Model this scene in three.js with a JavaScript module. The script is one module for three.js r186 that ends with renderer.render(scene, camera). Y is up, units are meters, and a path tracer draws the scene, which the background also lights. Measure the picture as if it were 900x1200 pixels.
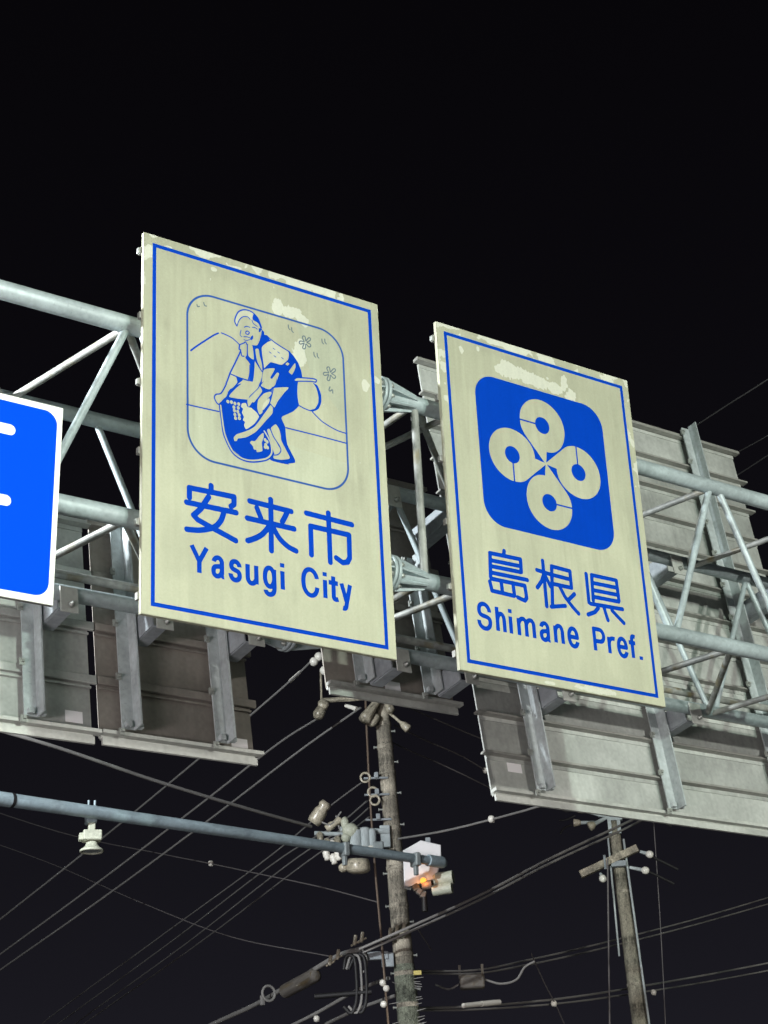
import * as THREE from 'three';
import { mergeGeometries } from 'three/addons/utils/BufferGeometryUtils.js';
import { RectAreaLightUniformsLib } from 'three/addons/lights/RectAreaLightUniformsLib.js';
import { RoundedBoxGeometry } from 'three/addons/geometries/RoundedBoxGeometry.js';

// ------------------------------------------------------------------ camera, sky, moon, lamps, exposure
RectAreaLightUniformsLib.init();
const scene = new THREE.Scene();
const camera = new THREE.PerspectiveCamera(32.312, 3 / 4, 0.1, 3000);
camera.rotation.order = 'YXZ';
camera.position.set(0, 1.6, 0);
camera.rotation.set(0.4179, -0.6241, -0.0532);
scene.add(camera);

const SKY_UP = [0.0013, 0.0010, 0.0015], SKY_LOW = [0.0185, 0.0178, 0.0250];
const sky = (() => {
  const w = 64, h = 256, d = new Float32Array(w * h * 4);
  for (let j = 0; j < h; j++) {
    const up = Math.max(0, Math.sin(((j + 0.5) / h - 0.5) * Math.PI));
    const k = Math.exp(-up * 4.6);                       // town glow low over the horizon
    for (let i = 0; i < w; i++) for (let c = 0; c < 4; c++) d[(j * w + i) * 4 + c] = c === 3 ? 1 : SKY_UP[c] + (SKY_LOW[c] - SKY_UP[c]) * k;
  }
  const t = new THREE.DataTexture(d, w, h, THREE.RGBAFormat, THREE.FloatType);
  t.mapping = THREE.EquirectangularReflectionMapping; t.magFilter = t.minFilter = THREE.LinearFilter; t.needsUpdate = true;
  return t;
})();
scene.background = sky; scene.environment = sky;

const moon = new THREE.DirectionalLight(new THREE.Color(0.8, 0.88, 1), 0.012);
moon.position.set(-30, 60, 40); moon.target.position.set(6, 4, -9); moon.castShadow = true; moon.shadow.radius = 20;
moon.shadow.camera.left = moon.shadow.camera.bottom = -25; moon.shadow.camera.right = moon.shadow.camera.top = 25; moon.shadow.camera.far = 160;
scene.add(moon, moon.target);

// street lamps, all outside the picture: position of the lens, candela, colour
const LAMPS = [
  { at: [9.6, 7.6, 13.2], turn: -0.1, cd: 520, color: [1.0, 0.95, 0.88], label: 'street lamp with a warm white head, rightmost of those behind the camera' },
  { at: [5.0, 6.6, 13.0], turn: 0.15, cd: 1050, color: [1.0, 0.985, 0.93], label: 'street lamp with a white head, the one farthest behind the camera' },
  { at: [3.55, 7.3, 4.6], turn: 0.0, cd: 560, color: [0.84, 1.0, 0.87], label: 'street lamp with a greenish white head nearest behind the camera' },
  { at: [0.8, 8.2, -11.2], turn: 3.14, cd: 500, color: [0.92, 0.97, 1.0], label: 'street lamp with a cool white head behind the left end of the gantry' },
];

const ADDED_FILL = { color: [1.0, 0.88, 0.90], nits: 38 };  // soft fill light of the added shop front

const renderer = new THREE.WebGLRenderer({ antialias: true });
renderer.toneMapping = THREE.LinearToneMapping;
renderer.toneMappingExposure = 1.0;
renderer.shadowMap.enabled = true;

// ------------------------------------------------------------------ helpers
let seed = 7;
const rnd = () => { seed = (seed * 1664525 + 1013904223) >>> 0; return seed / 4294967296; };
const hash = (x, y) => { let h = (x * 374761393 + y * 668265263) | 0; h = Math.imul(h ^ (h >>> 13), 1274126177); return ((h ^ (h >>> 16)) >>> 0) / 4294967296; };
const vn = (x, y, px = 1 << 20, py = 1 << 20) => {                     // value noise, periodic
  const i = Math.floor(x), j = Math.floor(y), u = x - i, v = y - j, a = u * u * (3 - 2 * u), b = v * v * (3 - 2 * v);
  const m = (n, p) => ((n % p) + p) % p, H = (p, q) => hash(m(p, px), m(q, py));
  return (H(i, j) * (1 - a) + H(i + 1, j) * a) * (1 - b) + (H(i, j + 1) * (1 - a) + H(i + 1, j + 1) * a) * b;
};
const fbm = (x, y, p, o = 4) => { let s = 0, a = 0.5, f = 1; for (let k = 0; k < o; k++) { s += a * vn(x * f, y * f, p * f, p * f); f *= 2; a *= 0.5; } return s / (1 - a * 2 + a); };

const used = new Map();
const numbered = (n) => { const k = used.get(n) || 0; used.set(n, k + 1); return k ? `${n}_${String(k).padStart(3, '0')}` : n; };
function thing(name, label, category, pos = [0, 0, 0], turn = 0, group) {
  const o = new THREE.Group(); o.name = numbered(name); o.position.set(...pos); o.rotation.y = turn;
  o.userData = { label, category }; if (group) o.userData.group = group;
  scene.add(o); return o;
}
function part(name, geo, material, parent, label) {
  const m = new THREE.Mesh(Array.isArray(geo) ? mergeGeometries(geo.map((g) => { const q = g.index ? g.toNonIndexed() : g.clone(); for (const k of Object.keys(q.attributes)) if (!['position', 'normal', 'uv'].includes(k)) q.deleteAttribute(k); return q; })) : geo, material);
  m.name = name; m.castShadow = m.receiveShadow = true; parent.add(m); if (label) m.userData.label = label; return m;
}
function single(name, label, category, geo, material, group) {
  const m = part(numbered(name), geo, material, scene); m.userData = { label, category }; if (group) m.userData.group = group; return m;
}
// uv in metres from the face's own direction
function metreUV(g) {
  const p = g.attributes.position, n = g.attributes.normal, uv = new Float32Array(p.count * 2), ox = rnd(), oy = rnd();
  for (let i = 0; i < p.count; i++) {
    const x = Math.abs(n.getX(i)), y = Math.abs(n.getY(i)), z = Math.abs(n.getZ(i));
    const [a, b] = x >= y && x >= z ? [p.getZ(i), p.getY(i)] : y >= z ? [p.getX(i), p.getZ(i)] : [p.getX(i), p.getY(i)];
    uv[i * 2] = a + ox; uv[i * 2 + 1] = b + oy;
  }
  g.setAttribute('uv', new THREE.BufferAttribute(uv, 2)); return g;
}
const box = (w, h, d, x = 0, y = 0, z = 0, r = 0) => metreUV((r ? new RoundedBoxGeometry(w, h, d, 2, r) : new THREE.BoxGeometry(w, h, d)).translate(x, y, z));
const V = (a) => new THREE.Vector3(...a);
function rod(a, b, r1, r2 = r1, seg = 14, open = false) {
  const A = V(a), B = V(b), L = A.distanceTo(B), g = new THREE.CylinderGeometry(r2, r1, L, seg, 1, open), uv = g.attributes.uv, ox = rnd(), oy = rnd();
  for (let i = 0; i < uv.count; i++) uv.setXY(i, uv.getX(i) * 2 * Math.PI * Math.max(r1, r2) + ox, uv.getY(i) * L + oy);
  g.applyQuaternion(new THREE.Quaternion().setFromUnitVectors(new THREE.Vector3(0, 1, 0), B.clone().sub(A).normalize()));
  return g.translate((A.x + B.x) / 2, (A.y + B.y) / 2, (A.z + B.z) / 2);
}
function turned(profile, a, dir, seg = 20) {                            // lathe [r, along] from point a along dir
  const g = new THREE.LatheGeometry(profile.map(([r, y]) => new THREE.Vector2(r, y)), seg);
  g.applyQuaternion(new THREE.Quaternion().setFromUnitVectors(new THREE.Vector3(0, 1, 0), V(dir).normalize()));
  return g.translate(...a);
}
const bent = (pts, r, seg = 40, rad = 8) => new THREE.TubeGeometry(new THREE.CatmullRomCurve3(pts.map(V), false, 'centripetal'), seg, r, rad);

// ------------------------------------------------------------------ textures (grain, stains, print)
function tex(w, h, f, rx = 1, ry = 1, srgb = true) {
  const d = new Uint8Array(w * h * 4);
  for (let j = 0; j < h; j++) for (let i = 0; i < w; i++) { const c = f(i / w, j / h); for (let k = 0; k < 3; k++) d[(j * w + i) * 4 + k] = Math.max(0, Math.min(255, Math.round(c[k] * 255))); d[(j * w + i) * 4 + 3] = 255; }
  const t = new THREE.DataTexture(d, w, h); t.wrapS = t.wrapT = THREE.RepeatWrapping; t.magFilter = THREE.LinearFilter; t.minFilter = THREE.LinearMipmapLinearFilter; t.generateMipmaps = true;
  t.repeat.set(rx, ry); if (srgb) t.colorSpace = THREE.SRGBColorSpace; t.needsUpdate = true; return t;
}
const g3 = (v, t = [1, 1, 1]) => [v * t[0], v * t[1], v * t[2]];
const galvMap = tex(512, 512, (u, v) => {
  const a = fbm(u * 6, v * 6, 6), b = fbm(u * 40 + 3, v * 40, 40, 3), s = fbm(u * 24, v * 3 + 9, 24, 2), spot = vn(u * 64, v * 64, 64, 64) > 0.93 ? -0.10 : 0;
  const k = 0.86 + (a - 0.5) * 0.20 + (b - 0.5) * 0.14 + (s - 0.5) * 0.08 + spot * 0.6; return [k * 0.98, k * 1.0, k * 0.99];
}, 0.9, 0.9);
const rustMap = tex(512, 512, (u, v) => {
  const a = fbm(u * 5 + 2, v * 5, 5), b = fbm(u * 36, v * 36 + 5, 36, 3), r = Math.max(0, fbm(u * 9 + 1, v * 9 + 4, 9) - 0.56) * 5;
  const k = 0.78 + (a - 0.5) * 0.36 + (b - 0.5) * 0.22; return [k * (1 - r * 0.12), k * (1 - r * 0.18), k * (1 - r * 0.30)];
}, 0.8, 0.8);
const aluMap = tex(1024, 1024, (u, v) => {
  const a = fbm(u * 5, v * 5 + 7, 5), st = fbm(u * 70, v * 4, 70, 2), b = fbm(u * 90, v * 90, 90, 2), drip = Math.max(0, vn(u * 34 + 5, v * 2 + 1, 34, 2) - 0.74) * 0.5;
  const k = 0.80 + (a - 0.5) * 0.30 + (st - 0.5) * 0.06 + (b - 0.5) * 0.09 - drip * 0.4; return [k, k, k * 0.99];
}, 0.45, 0.45);
const grainMap = tex(512, 512, (u, v) => g3(0.5 + (fbm(u * 60, v * 60, 60, 3) - 0.5) * 0.9), 2, 2, false);
const concMap = tex(512, 512, (u, v) => {
  const a = fbm(u * 5, v * 5, 5), b = fbm(u * 60, v * 60, 60, 3), st = fbm(u * 30, v * 2, 30, 2), pit = vn(u * 90, v * 90, 90, 90) > 0.9 ? -0.22 : 0, blot = fbm(u * 14 + 3, v * 14, 14, 3) > 0.6 ? -0.14 : 0;
  const k = 0.80 + (a - 0.5) * 0.5 + (b - 0.5) * 0.4 + (st - 0.5) * 0.25 + pit + blot; return [k, k * 0.97, k * 0.90];
}, 1.1, 1.1);
const roadMap = tex(512, 512, (u, v) => g3(0.75 + (fbm(u * 6, v * 6, 6) - 0.5) * 0.3 + (vn(u * 128, v * 128, 128, 128) - 0.5) * 0.35), 0.5, 0.5);

const M = (rgb, rough, metal = 0, o = {}) => new THREE.MeshStandardMaterial({ color: new THREE.Color().setRGB(...rgb), roughness: rough, metalness: metal, ...o });
const bump = (s) => ({ bumpMap: grainMap, bumpScale: s });
const mat = {
  tube: M([0.57, 0.64, 0.67], 0.48, 0.15, { map: galvMap, ...bump(0.0006) }),
  brace: M([0.50, 0.52, 0.48], 0.55, 0.12, { map: rustMap, ...bump(0.0006) }),
  bracket: M([0.46, 0.49, 0.53], 0.75, 0.05, { map: galvMap, ...bump(0.0005) }),
  post: M([0.60, 0.64, 0.66], 0.8, 0.0, { map: galvMap, ...bump(0.0005) }),
  panel: [M([0.74, 0.775, 0.745], 0.62, 0.1, { map: aluMap }), M([0.70, 0.73, 0.705], 0.62, 0.1, { map: aluMap }), M([0.76, 0.79, 0.76], 0.62, 0.1, { map: aluMap })],
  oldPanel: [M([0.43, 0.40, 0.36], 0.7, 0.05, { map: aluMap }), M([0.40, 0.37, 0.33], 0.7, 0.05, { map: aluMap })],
  rib: M([0.50, 0.50, 0.47], 0.6, 0.1, { map: aluMap }),
  rail: M([0.80, 0.83, 0.79], 0.55, 0.1, { map: aluMap }),
  bolt: M([0.55, 0.56, 0.53], 0.4, 0.4, { map: galvMap }),
  sticker: M([0.88, 0.87, 0.88], 0.6),
  signBack: M([0.5, 0.5, 0.47], 0.5, 0.3, { map: aluMap }),
  signEdge: M([0.62, 0.60, 0.45], 0.6, 0.05, { map: galvMap }),
  concrete: M([0.60, 0.585, 0.55], 0.92, 0, { map: concMap, bumpMap: grainMap, bumpScale: 0.004 }),
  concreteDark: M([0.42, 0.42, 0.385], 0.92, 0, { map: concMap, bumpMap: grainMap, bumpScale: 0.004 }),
  ceramic: M([0.74, 0.72, 0.65], 0.28, 0, { map: concMap }),
  ceramicWhite: M([0.80, 0.78, 0.70], 0.2, 0),
  armSteel: M([0.44, 0.53, 0.59], 0.5, 0.1, { map: galvMap, ...bump(0.0006) }),
  cream: M([0.74, 0.74, 0.60], 0.5, 0, { map: galvMap }),
  grille: M([0.40, 0.43, 0.44], 0.6, 0.2, { map: galvMap }),
  cable: M([0.37, 0.345, 0.335], 0.65, 0, { map: galvMap }),
  wire: M([0.32, 0.30, 0.295], 0.6, 0.1, { map: galvMap }),
  faintWire: M([0.13, 0.12, 0.12], 0.7, 0.0),
  blackRubber: M([0.012, 0.012, 0.013], 0.6),
  closure: M([0.22, 0.20, 0.175], 0.7, 0, { map: rustMap }),
  whitePaint: M([0.78, 0.78, 0.78], 0.5),
  rustRod: M([0.30, 0.22, 0.165], 0.7, 0.05, { map: rustMap }),
  asphalt: M([0.055, 0.055, 0.055], 0.9, 0, { map: roadMap }),
  soil: M([0.05, 0.055, 0.04], 1, 0, { map: roadMap }),
  paving: M([0.28, 0.27, 0.25], 0.9, 0, { map: concMap }),
  paintLine: M([0.7, 0.7, 0.68], 0.7, 0, { map: concMap }),
  lampBody: M([0.3, 0.31, 0.32], 0.5, 0.3, { map: galvMap }),
};

// ------------------------------------------------------------------ the setting
function structure(name, geo, m, y = 0) { const o = part(name, geo, m, scene); o.userData.kind = 'structure'; return o; }
structure('ground', metreUV(new THREE.PlaneGeometry(2400, 2400).rotateX(-Math.PI / 2)), mat.soil);
structure('road', metreUV(new THREE.PlaneGeometry(24, 600).rotateX(-Math.PI / 2).translate(5, 0.004, -60)), mat.asphalt);
structure('pavement', box(3.2, 0.14, 600, -8.7, 0.07, -60), mat.paving);
structure('pavement_001', box(3.2, 0.14, 600, 18.7, 0.07, -60), mat.paving);
structure('lane_marking', metreUV(new THREE.PlaneGeometry(0.15, 600).rotateX(-Math.PI / 2).translate(5, 0.008, -60)), mat.paintLine);

{ // added shop front out of view: one wide soft fill light
  const W = 5.2, H = 1.8, s = thing('added_fill_front', 'added fill light shaped as a low shop front, far left of the blue sign', 'shop', [-6.6, 0, -2.8], Math.PI / 2 + 0.55);
  part('wall', [box(6.4, 0.6, 0.25, 0, 0.3, -0.16), box(6.4, 0.9, 0.25, 0, 2.85, -0.16), box(0.6, 1.8, 0.25, -2.9, 1.5, -0.16), box(0.6, 1.8, 0.25, 2.9, 1.5, -0.16), box(6.4, 3.3, 0.2, 0, 1.65, -4.1), box(0.2, 3.3, 3.7, -3.1, 1.65, -2.14), box(0.2, 3.3, 3.7, 3.1, 1.65, -2.14)], mat.paving, s);
  part('roof', box(6.6, 0.2, 4.4, 0, 3.4, -2.1), mat.paving, s);
  part('window', box(W, H, 0.03, 0, 1.5, -0.15), new THREE.MeshStandardMaterial({ color: 0x222222, emissive: new THREE.Color().setRGB(...ADDED_FILL.color), emissiveIntensity: 3 }), s);  // added glowing pane that goes with the fill light
  const p = new THREE.RectAreaLight(new THREE.Color().setRGB(...ADDED_FILL.color), ADDED_FILL.nits, W, H);
  p.position.set(0, 1.5, -0.10); p.rotation.y = Math.PI; s.add(p);
}
for (const L of LAMPS) {
  const s = thing('street_lamp', L.label, 'street lamp', [L.at[0], 0, L.at[2]], L.turn, 'street lamps that light the junction');
  const H = L.at[1];
  part('base_plate', [box(0.4, 0.03, 0.4, 0, 0.015, 1.4)], mat.lampBody, s);
  part('pole', [rod([0, 0.03, 1.4], [0, H - 0.5, 1.4], 0.09, 0.055)], mat.lampBody, s);
  part('arm', bent([[0, H - 0.5, 1.4], [0, H + 0.05, 1.25], [0, H + 0.12, 0.6], [0, H + 0.10, 0.28]], 0.032), mat.lampBody, s);
  const head = part('lamp_head', new RoundedBoxGeometry(0.34, 0.12, 0.66, 3, 0.05).translate(0, H + 0.075, 0), mat.lampBody, s);
  part('lens', new THREE.CylinderGeometry(0.13, 0.10, 0.025, 24).translate(0, H, 0), new THREE.MeshStandardMaterial({ color: 0x222222, emissive: new THREE.Color(...L.color), emissiveIntensity: 6 }), head);
  const p = new THREE.PointLight(new THREE.Color().setRGB(...L.color), L.cd, 0, 2);
  p.position.set(0, H - 0.06, 0); p.castShadow = true; p.shadow.radius = 8; s.add(p);
}
// ------------------------------------------------------------------ printed sign faces
const C = { b: '#003aa7', c: '#aeb099', p: '#bcbeaa', g: '#5d6b74' };
const SW = 1800, SH = 2590, TW = 1424, TH = 2048;
function glyphs(ctx, text, x, base, k, lw) {                            // narrow sans letters drawn as strokes; list: letter, left, width (mm)
  // paths on a box: x 0..100 wide, y 0 = base line, 100 = cap height
  const G = {
    Y: 'M0 100L50 44L100 100M50 46L50 0', a: 'M12 55C20 78 82 78 82 52L82 14C82 4 88 2 100 3M82 42C60 36 8 44 8 20C8 -4 60 -6 82 18',
    s: 'M92 52C86 76 10 78 12 53C14 30 94 46 92 18C90 -6 6 -8 4 22', u: 'M6 71L6 24C6 -6 70 -8 92 18M92 71L92 0', g: 'M92 71L92 -4C92 -36 16 -36 10 -14M92 36C92 86 6 86 6 36C6 -10 92 -10 92 36',
    i: 'M50 71L50 0M50 102L50 86', C: 'M96 68C88 112 6 116 6 50C6 -14 92 -16 97 34', t: 'M46 92L46 16C46 0 66 0 126 4M-36 66L126 66', y: 'M4 71L52 2M98 71L54 -6C44 -28 36 -28 10 -26',
    S: 'M94 70C90 110 8 112 8 73C8 34 98 66 96 27C94 -12 2 -10 3 30', h: 'M8 100L8 0M8 46C24 84 92 82 92 46L92 0', m: 'M5 71L5 0M5 48C14 80 50 80 50 50L50 0M50 48C60 80 95 80 95 50L95 0',
    n: 'M8 71L8 0M8 46C24 84 92 82 92 46L92 0', e: 'M8 38L92 38C92 88 6 86 6 36C6 -10 80 -12 93 20', P: 'M8 0L8 94L56 94C108 94 108 42 56 42L8 42', r: 'M12 71L12 0M12 40C22 64 60 70 122 66',
    f: 'M46 0L46 74C46 98 74 97 140 94M-42 66L134 66', '.': 'M50 13L50 -2',
  };
  ctx.lineWidth = lw; ctx.lineCap = 'butt'; ctx.lineJoin = 'round'; ctx.strokeStyle = C.b;
  for (const [ch, l, w] of text) {
    const o = new Path2D(), q = lw / 2, m = new DOMMatrix([(w - lw) / 100, 0, 0, -k / 100, l + q, base]);
    if ('i.'.includes(ch)) { m.a = 1; m.e = l + w / 2 - 50; }
    o.addPath(new Path2D(G[ch]), m);
    ctx.stroke(o);
  }
}
function smooth(ctx, p, closed) {
  const n = p.length / 2, at = (i) => { const k = closed ? (i + n) % n : Math.max(0, Math.min(n - 1, i)); return [p[k * 2], p[k * 2 + 1]]; };
  ctx.beginPath(); ctx.moveTo(p[0], p[1]);
  for (let i = 0; i < (closed ? n : n - 1); i++) {
    const [ax, ay] = at(i - 1), [bx, by] = at(i), [cx, cy] = at(i + 1), [dx, dy] = at(i + 2), t = closed ? 0.11 : 0.16;
    ctx.bezierCurveTo(bx + (cx - ax) * t, by + (cy - ay) * t, cx - (dx - bx) * t, cy - (dy - by) * t, cx, cy);
  }
  if (closed) ctx.closePath();
}
function signTexture(paint, patches, seedAt) {
  const cv = document.createElement('canvas'); cv.width = TW; cv.height = TH;
  const ctx = cv.getContext('2d');
  ctx.scale(TW / SW, TH / SH);
  ctx.fillStyle = C.c; ctx.fillRect(0, 0, SW, SH);
  ctx.strokeStyle = C.b; ctx.lineWidth = 26; ctx.lineJoin = 'miter'; ctx.strokeRect(73, 74, 1655, 2448);
  paint(ctx);
  const im = ctx.getImageData(0, 0, TW, TH), d = im.data;
  for (let j = 0; j < TH; j++) for (let i = 0; i < TW; i++) {
    const o = (j * TW + i) * 4, x = i * SW / TW, y = j * SH / TH, X = x + seedAt, yellow = d[o] > 120;
    const run = fbm(X / 26, y / 900, 4096, 3) - 0.5, blot = fbm(X / 300, y / 300, 4096, 4) - 0.5, fine = fbm(X / 9, y / 9, 4096, 2) - 0.5;
    let k = 1 + run * 0.045 + blot * 0.07 + fine * 0.05, w = 0;
    if (yellow) {
      const edge = fbm(X / 60, y / 60, 4096, 4) - 0.5 + (fbm(X / 14, y / 30, 4096, 2) - 0.5) * 0.5;
      for (const [cx, cy, rx, ry] of patches) w = Math.max(w, 1 - Math.hypot((x - cx) / rx, (y - cy) / ry) + edge * 0.9);
      const rim = Math.min(x, SW - x, y, SH - y);                        // bare film left between the line and the edge
      if (rim < 58 && y < 900) w = Math.max(w, fbm(X / 120, y / 120, 4096, 4) - 0.45 + (y < 60 ? 0.10 : 0));
      if (fbm(X / 30 + 40, y / 30, 4096, 2) > 0.83 && y < 1400) w = 1;   // flecks
      if (w <= 0.12) for (const [q, len, amp] of [[11, 520, 900], [47, 980, 1300], [83, 1500, 1600]]) {   // ragged streaks of old film, and dimmer light painted in towards the top
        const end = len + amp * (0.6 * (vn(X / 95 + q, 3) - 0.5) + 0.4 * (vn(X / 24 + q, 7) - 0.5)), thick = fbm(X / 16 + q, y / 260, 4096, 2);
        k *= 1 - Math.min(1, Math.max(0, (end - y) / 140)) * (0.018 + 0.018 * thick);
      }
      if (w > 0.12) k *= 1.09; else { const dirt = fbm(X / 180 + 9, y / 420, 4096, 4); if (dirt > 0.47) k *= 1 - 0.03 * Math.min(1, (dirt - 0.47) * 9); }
    }
    for (let c = 0; c < 3; c++) d[o + c] = Math.max(0, Math.min(255, d[o + c] * k * (w > 0.12 && c === 2 ? 1.06 : 1)));
  }
  ctx.putImageData(im, 0, 0);
  const t = new THREE.CanvasTexture(cv); t.colorSpace = THREE.SRGBColorSpace; t.anisotropy = 8; return t;
}
const brush = (ctx) => ({
  F: (c, p) => { ctx.fillStyle = C[c]; smooth(ctx, p, true); ctx.fill(); },
  S: (w, p, c) => { if (c) ctx.strokeStyle = C[c]; ctx.lineWidth = w; ctx.lineCap = 'round'; ctx.lineJoin = 'round'; smooth(ctx, p, false); ctx.stroke(); if (c) ctx.strokeStyle = C.b; },
  O: (x, y) => { ctx.fillStyle = C.c; ctx.beginPath(); ctx.ellipse(x, y, 11, 13, 0, 0, 7); ctx.fill(); },
});
const kanji = (ctx, list, w, curved) => { ctx.strokeStyle = C.b; ctx.lineWidth = w; ctx.lineCap = 'round'; ctx.lineJoin = 'round'; for (const [n, p] of list.entries()) { if (curved.includes(n)) smooth(ctx, p, false); else { ctx.beginPath(); ctx.moveTo(p[0], p[1]); for (let i = 2; i < p.length; i += 2) ctx.lineTo(p[i], p[i + 1]); } ctx.stroke(); } };
const dancer = (F, S, O, ctx, C) => {
  S(11,[333,768,374,726,436,668,498,612,533,586]);
  S(8,[557,578,589,582,637,594,686,625]);
  S(9,[301,1158,432,1154,530,1150]);
  S(9,[1024,1143,1250,1141,1486,1143]);
  S(8,[1231,977,1299,1026,1371,1053,1430,1067,1489,1070]);
  F('b',[1070,575,1102,601,1134,642,1154,693,1160,741,1134,748,1120,842,1121,905,1130,954,1081,1011,1001,1066,993,1088,1017,1137,1022,1204,1031,1262,1064,1322,1084,1357,1082,1378,1034,1396,1040,1401,977,1405,900,1400,867,1341,841,1254,814,1234,729,1294,633,1324,567,1148,534,1093,586,1046,638,1009,708,950,822,872,750,872,764,812,768,755,747,730,730,710,741,686,746,608,785,604,821,594,840,554,853,508,860,471,877,480,877,500,898,499,930,523,912,523,987,555]);
  F('b',[541,1087,550,1172,566,1268,588,1348,625,1392,699,1434,775,1429,858,1400,901,1363,909,1325,896,1267,870,1207,773,1163,637,1063]);
  F('c',[693,630,722,608,738,666,730,710,754,735,766,770,760,820,748,872,626,862,616,851,678,704,696,668]);
  F('b',[657,868,709,876,667,923,695,912,611,1029,586,1049,548,1076,579,1031,604,984,643,926]);
  F('c',[619,868,657,868,667,906,632,956,604,977,586,1029,555,1060,544,1073,534,1056,527,1091,504,1064,507,1039,548,1015,580,949,584,942,609,887]);
  S(10,[614,859,584,942]);
  S(9,[587,941,548,1015,511,1034,499,1061,517,1094,532,1100]);
  S(10,[689,631,685,660,693,679,620,843,614,859]);
  S(9,[623,860,682,869,748,872]);
  S(8,[764,756,761,819,748,872]);
  S(8,[686,629,722,605,734,594,743,609]);
  S(8,[699,677,704,704,720,703]);
  F('c',[753,603,784,608,791,652,792,707,754,690]);
  F('c',[807,630,831,620,839,666,854,725,854,781,818,707]);
  F('c',[804,711,852,778,859,793,851,837,836,875,777,1014,756,1012,735,1014,607,1024,695,912,779,876,797,775]);
  S(9,[863,757,859,800,851,837,836,875]);
  S(10,[836,875,821,914,763,983,734,1028,617,1034]);
  S(8,[804,714,852,778]);
  F('p',[856,602,897,552,930,529,938,520,987,548,1059,578,1054,636,1005,688,954,691,919,694,874,747,871,752,862,688]);
  S(8,[923,520,987,548,1070,575]);
  F('c',[868,763,950,731,916,806,930,809,967,757,983,764,958,829,962,814,962,800,950,852,906,895,871,894,843,884,865,847,850,858]);
  F('c',[1108,649,1111,677,1083,740,1058,726,1077,693]);
  F('c',[1034,676,1049,658,1064,665,1049,683]);
  F('c',[835,893,849,927,790,1017,776,1021,748,1062,740,1016,785,957,821,914]);
  F('c',[913,910,919,929,861,1013,849,1077,827,1096,812,1059,819,996,863,937]);
  F('p',[901,961,904,988,860,1054,849,1050,861,1006]);
  F('c',[935,880,1051,843,1013,898,968,965,938,1020,904,995,919,936]);
  S(8,[870,907,913,896,935,877,907,987,867,1059]);
  F('c',[910,1003,928,1023,923,1065,872,1132,800,1224,729,1281,667,1306,657,1325,639,1329,636,1303,668,1269,723,1236,787,1187,859,1081]);
  S(8,[911,1000,859,1081,787,1187,723,1236,661,1271]);
  S(7,[911,1000,935,1021]);
  F('p',[699,1050,727,1040,741,1064,775,1065,810,1087,823,1114,787,1173,731,1224,717,1217,712,1199,718,1177,704,1167,711,1142,698,1115,706,1086,692,1076]);
  S(6,[775,1065,810,1087,827,1113]);
  F('c',[852,1221,855,1251,840,1294,842,1350,803,1369,797,1354,780,1355,773,1334,753,1315,764,1299,791,1293,824,1248]);
  O(596,1063);
  O(622,1060);
  O(647,1064);
  O(675,1060);
  O(640,1092);
  O(671,1088);
  O(643,1115);
  O(667,1116);
  O(646,1143);
  O(677,1137);
  O(650,1167);
  O(678,1161);
  O(865,1268);
  O(879,1278);
  O(868,1301);
  O(881,1318);
  O(864,1319);
  S(22,[540,1101,553,1198,568,1300,615,1394,658,1430,713,1444,774,1439,865,1405,908,1365,917,1323,904,1266,863,1202]);
  ctx.strokeStyle = C.c;
  S(11,[543,1104,554,1198,571,1299,617,1392,660,1427,713,1440,774,1434,865,1401,904,1364,913,1324,900,1267,860,1206]);
  ctx.strokeStyle = C.b;
  F('c',[913,1169,946,1137,970,1162,983,1206,987,1246,1042,1340,1038,1361,978,1382,925,1384,929,1353,950,1348,976,1329,966,1284,912,1196]);
  F('c',[881,1197,899,1183,926,1227,976,1309,972,1333,936,1355,920,1322,910,1278]);
  S(7,[906,1178,926,1227,973,1289,979,1321,957,1350,929,1360]);
  F('c',[674,489,689,446,718,412,768,401,796,414,832,426,849,452,852,487,836,548,814,593,778,603,743,592,722,559,716,547,702,516,681,501]);
  F('p',[661,471,663,429,683,387,712,363,741,354,776,353,805,366,786,414,754,402,718,412,689,446,671,493]);
  F('b',[801,367,829,387,860,464,852,473,847,453,832,426,796,414,790,399]);
  S(9,[671,493,656,466,663,429,683,387,712,363,741,353,776,353,805,366,833,393,857,450]);
  S(6,[674,489,689,446,718,412,754,402,771,415]);
  F('b',[838,463,854,465,846,490,836,488]);
  S(7,[737,530,739,516,752,509,764,516,755,532,741,533]);
  F('b',[776,544,790,529,792,550,779,568,768,564]);
  S(6,[722,559,744,553,765,554]);
  S(6,[727,487,745,475,767,476]);
  S(6,[788,470,810,467,824,474]);
  S(5,[702,516,694,553,708,563]);
  S(6,[786,418,796,439,824,453]);
  S(5,[722,580,743,581,765,568]);
  S(5,[912,618,926,624]);
  S(5,[947,637,962,643]);
  S(5,[977,600,991,606]);
  S(5,[1005,635,1019,641]);
  S(5,[942,582,956,588]);
  F('c',[1104,766,1123,754,1222,735,1263,731,1262,748,1221,754,1111,781]);
  S(9,[1104,766,1123,752,1222,731,1267,728,1270,741,1258,751]);
  S(8,[1266,748,1221,754,1111,782]);
  F('c',[1132,783,1236,759,1268,790,1284,849,1274,907,1243,953,1213,968,1170,965,1130,951,1120,891,1120,842]);
  F('b',[1243,758,1280,773,1303,830,1303,886,1280,941,1235,973,1213,968,1251,948,1278,899,1282,849,1268,790]);
  S(8,[1130,956,1170,967,1221,971,1258,953]);
  S(8,[1208,466,1233,472,1235,487,1220,495,1201,479],'g');
  S(8,[1197,481,1193,512,1179,522,1172,512,1185,480],'g');
  S(8,[1183,478,1156,492,1146,484,1156,469,1183,466],'g');
  S(8,[1185,463,1173,439,1180,424,1194,426,1198,455],'g');
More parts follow.
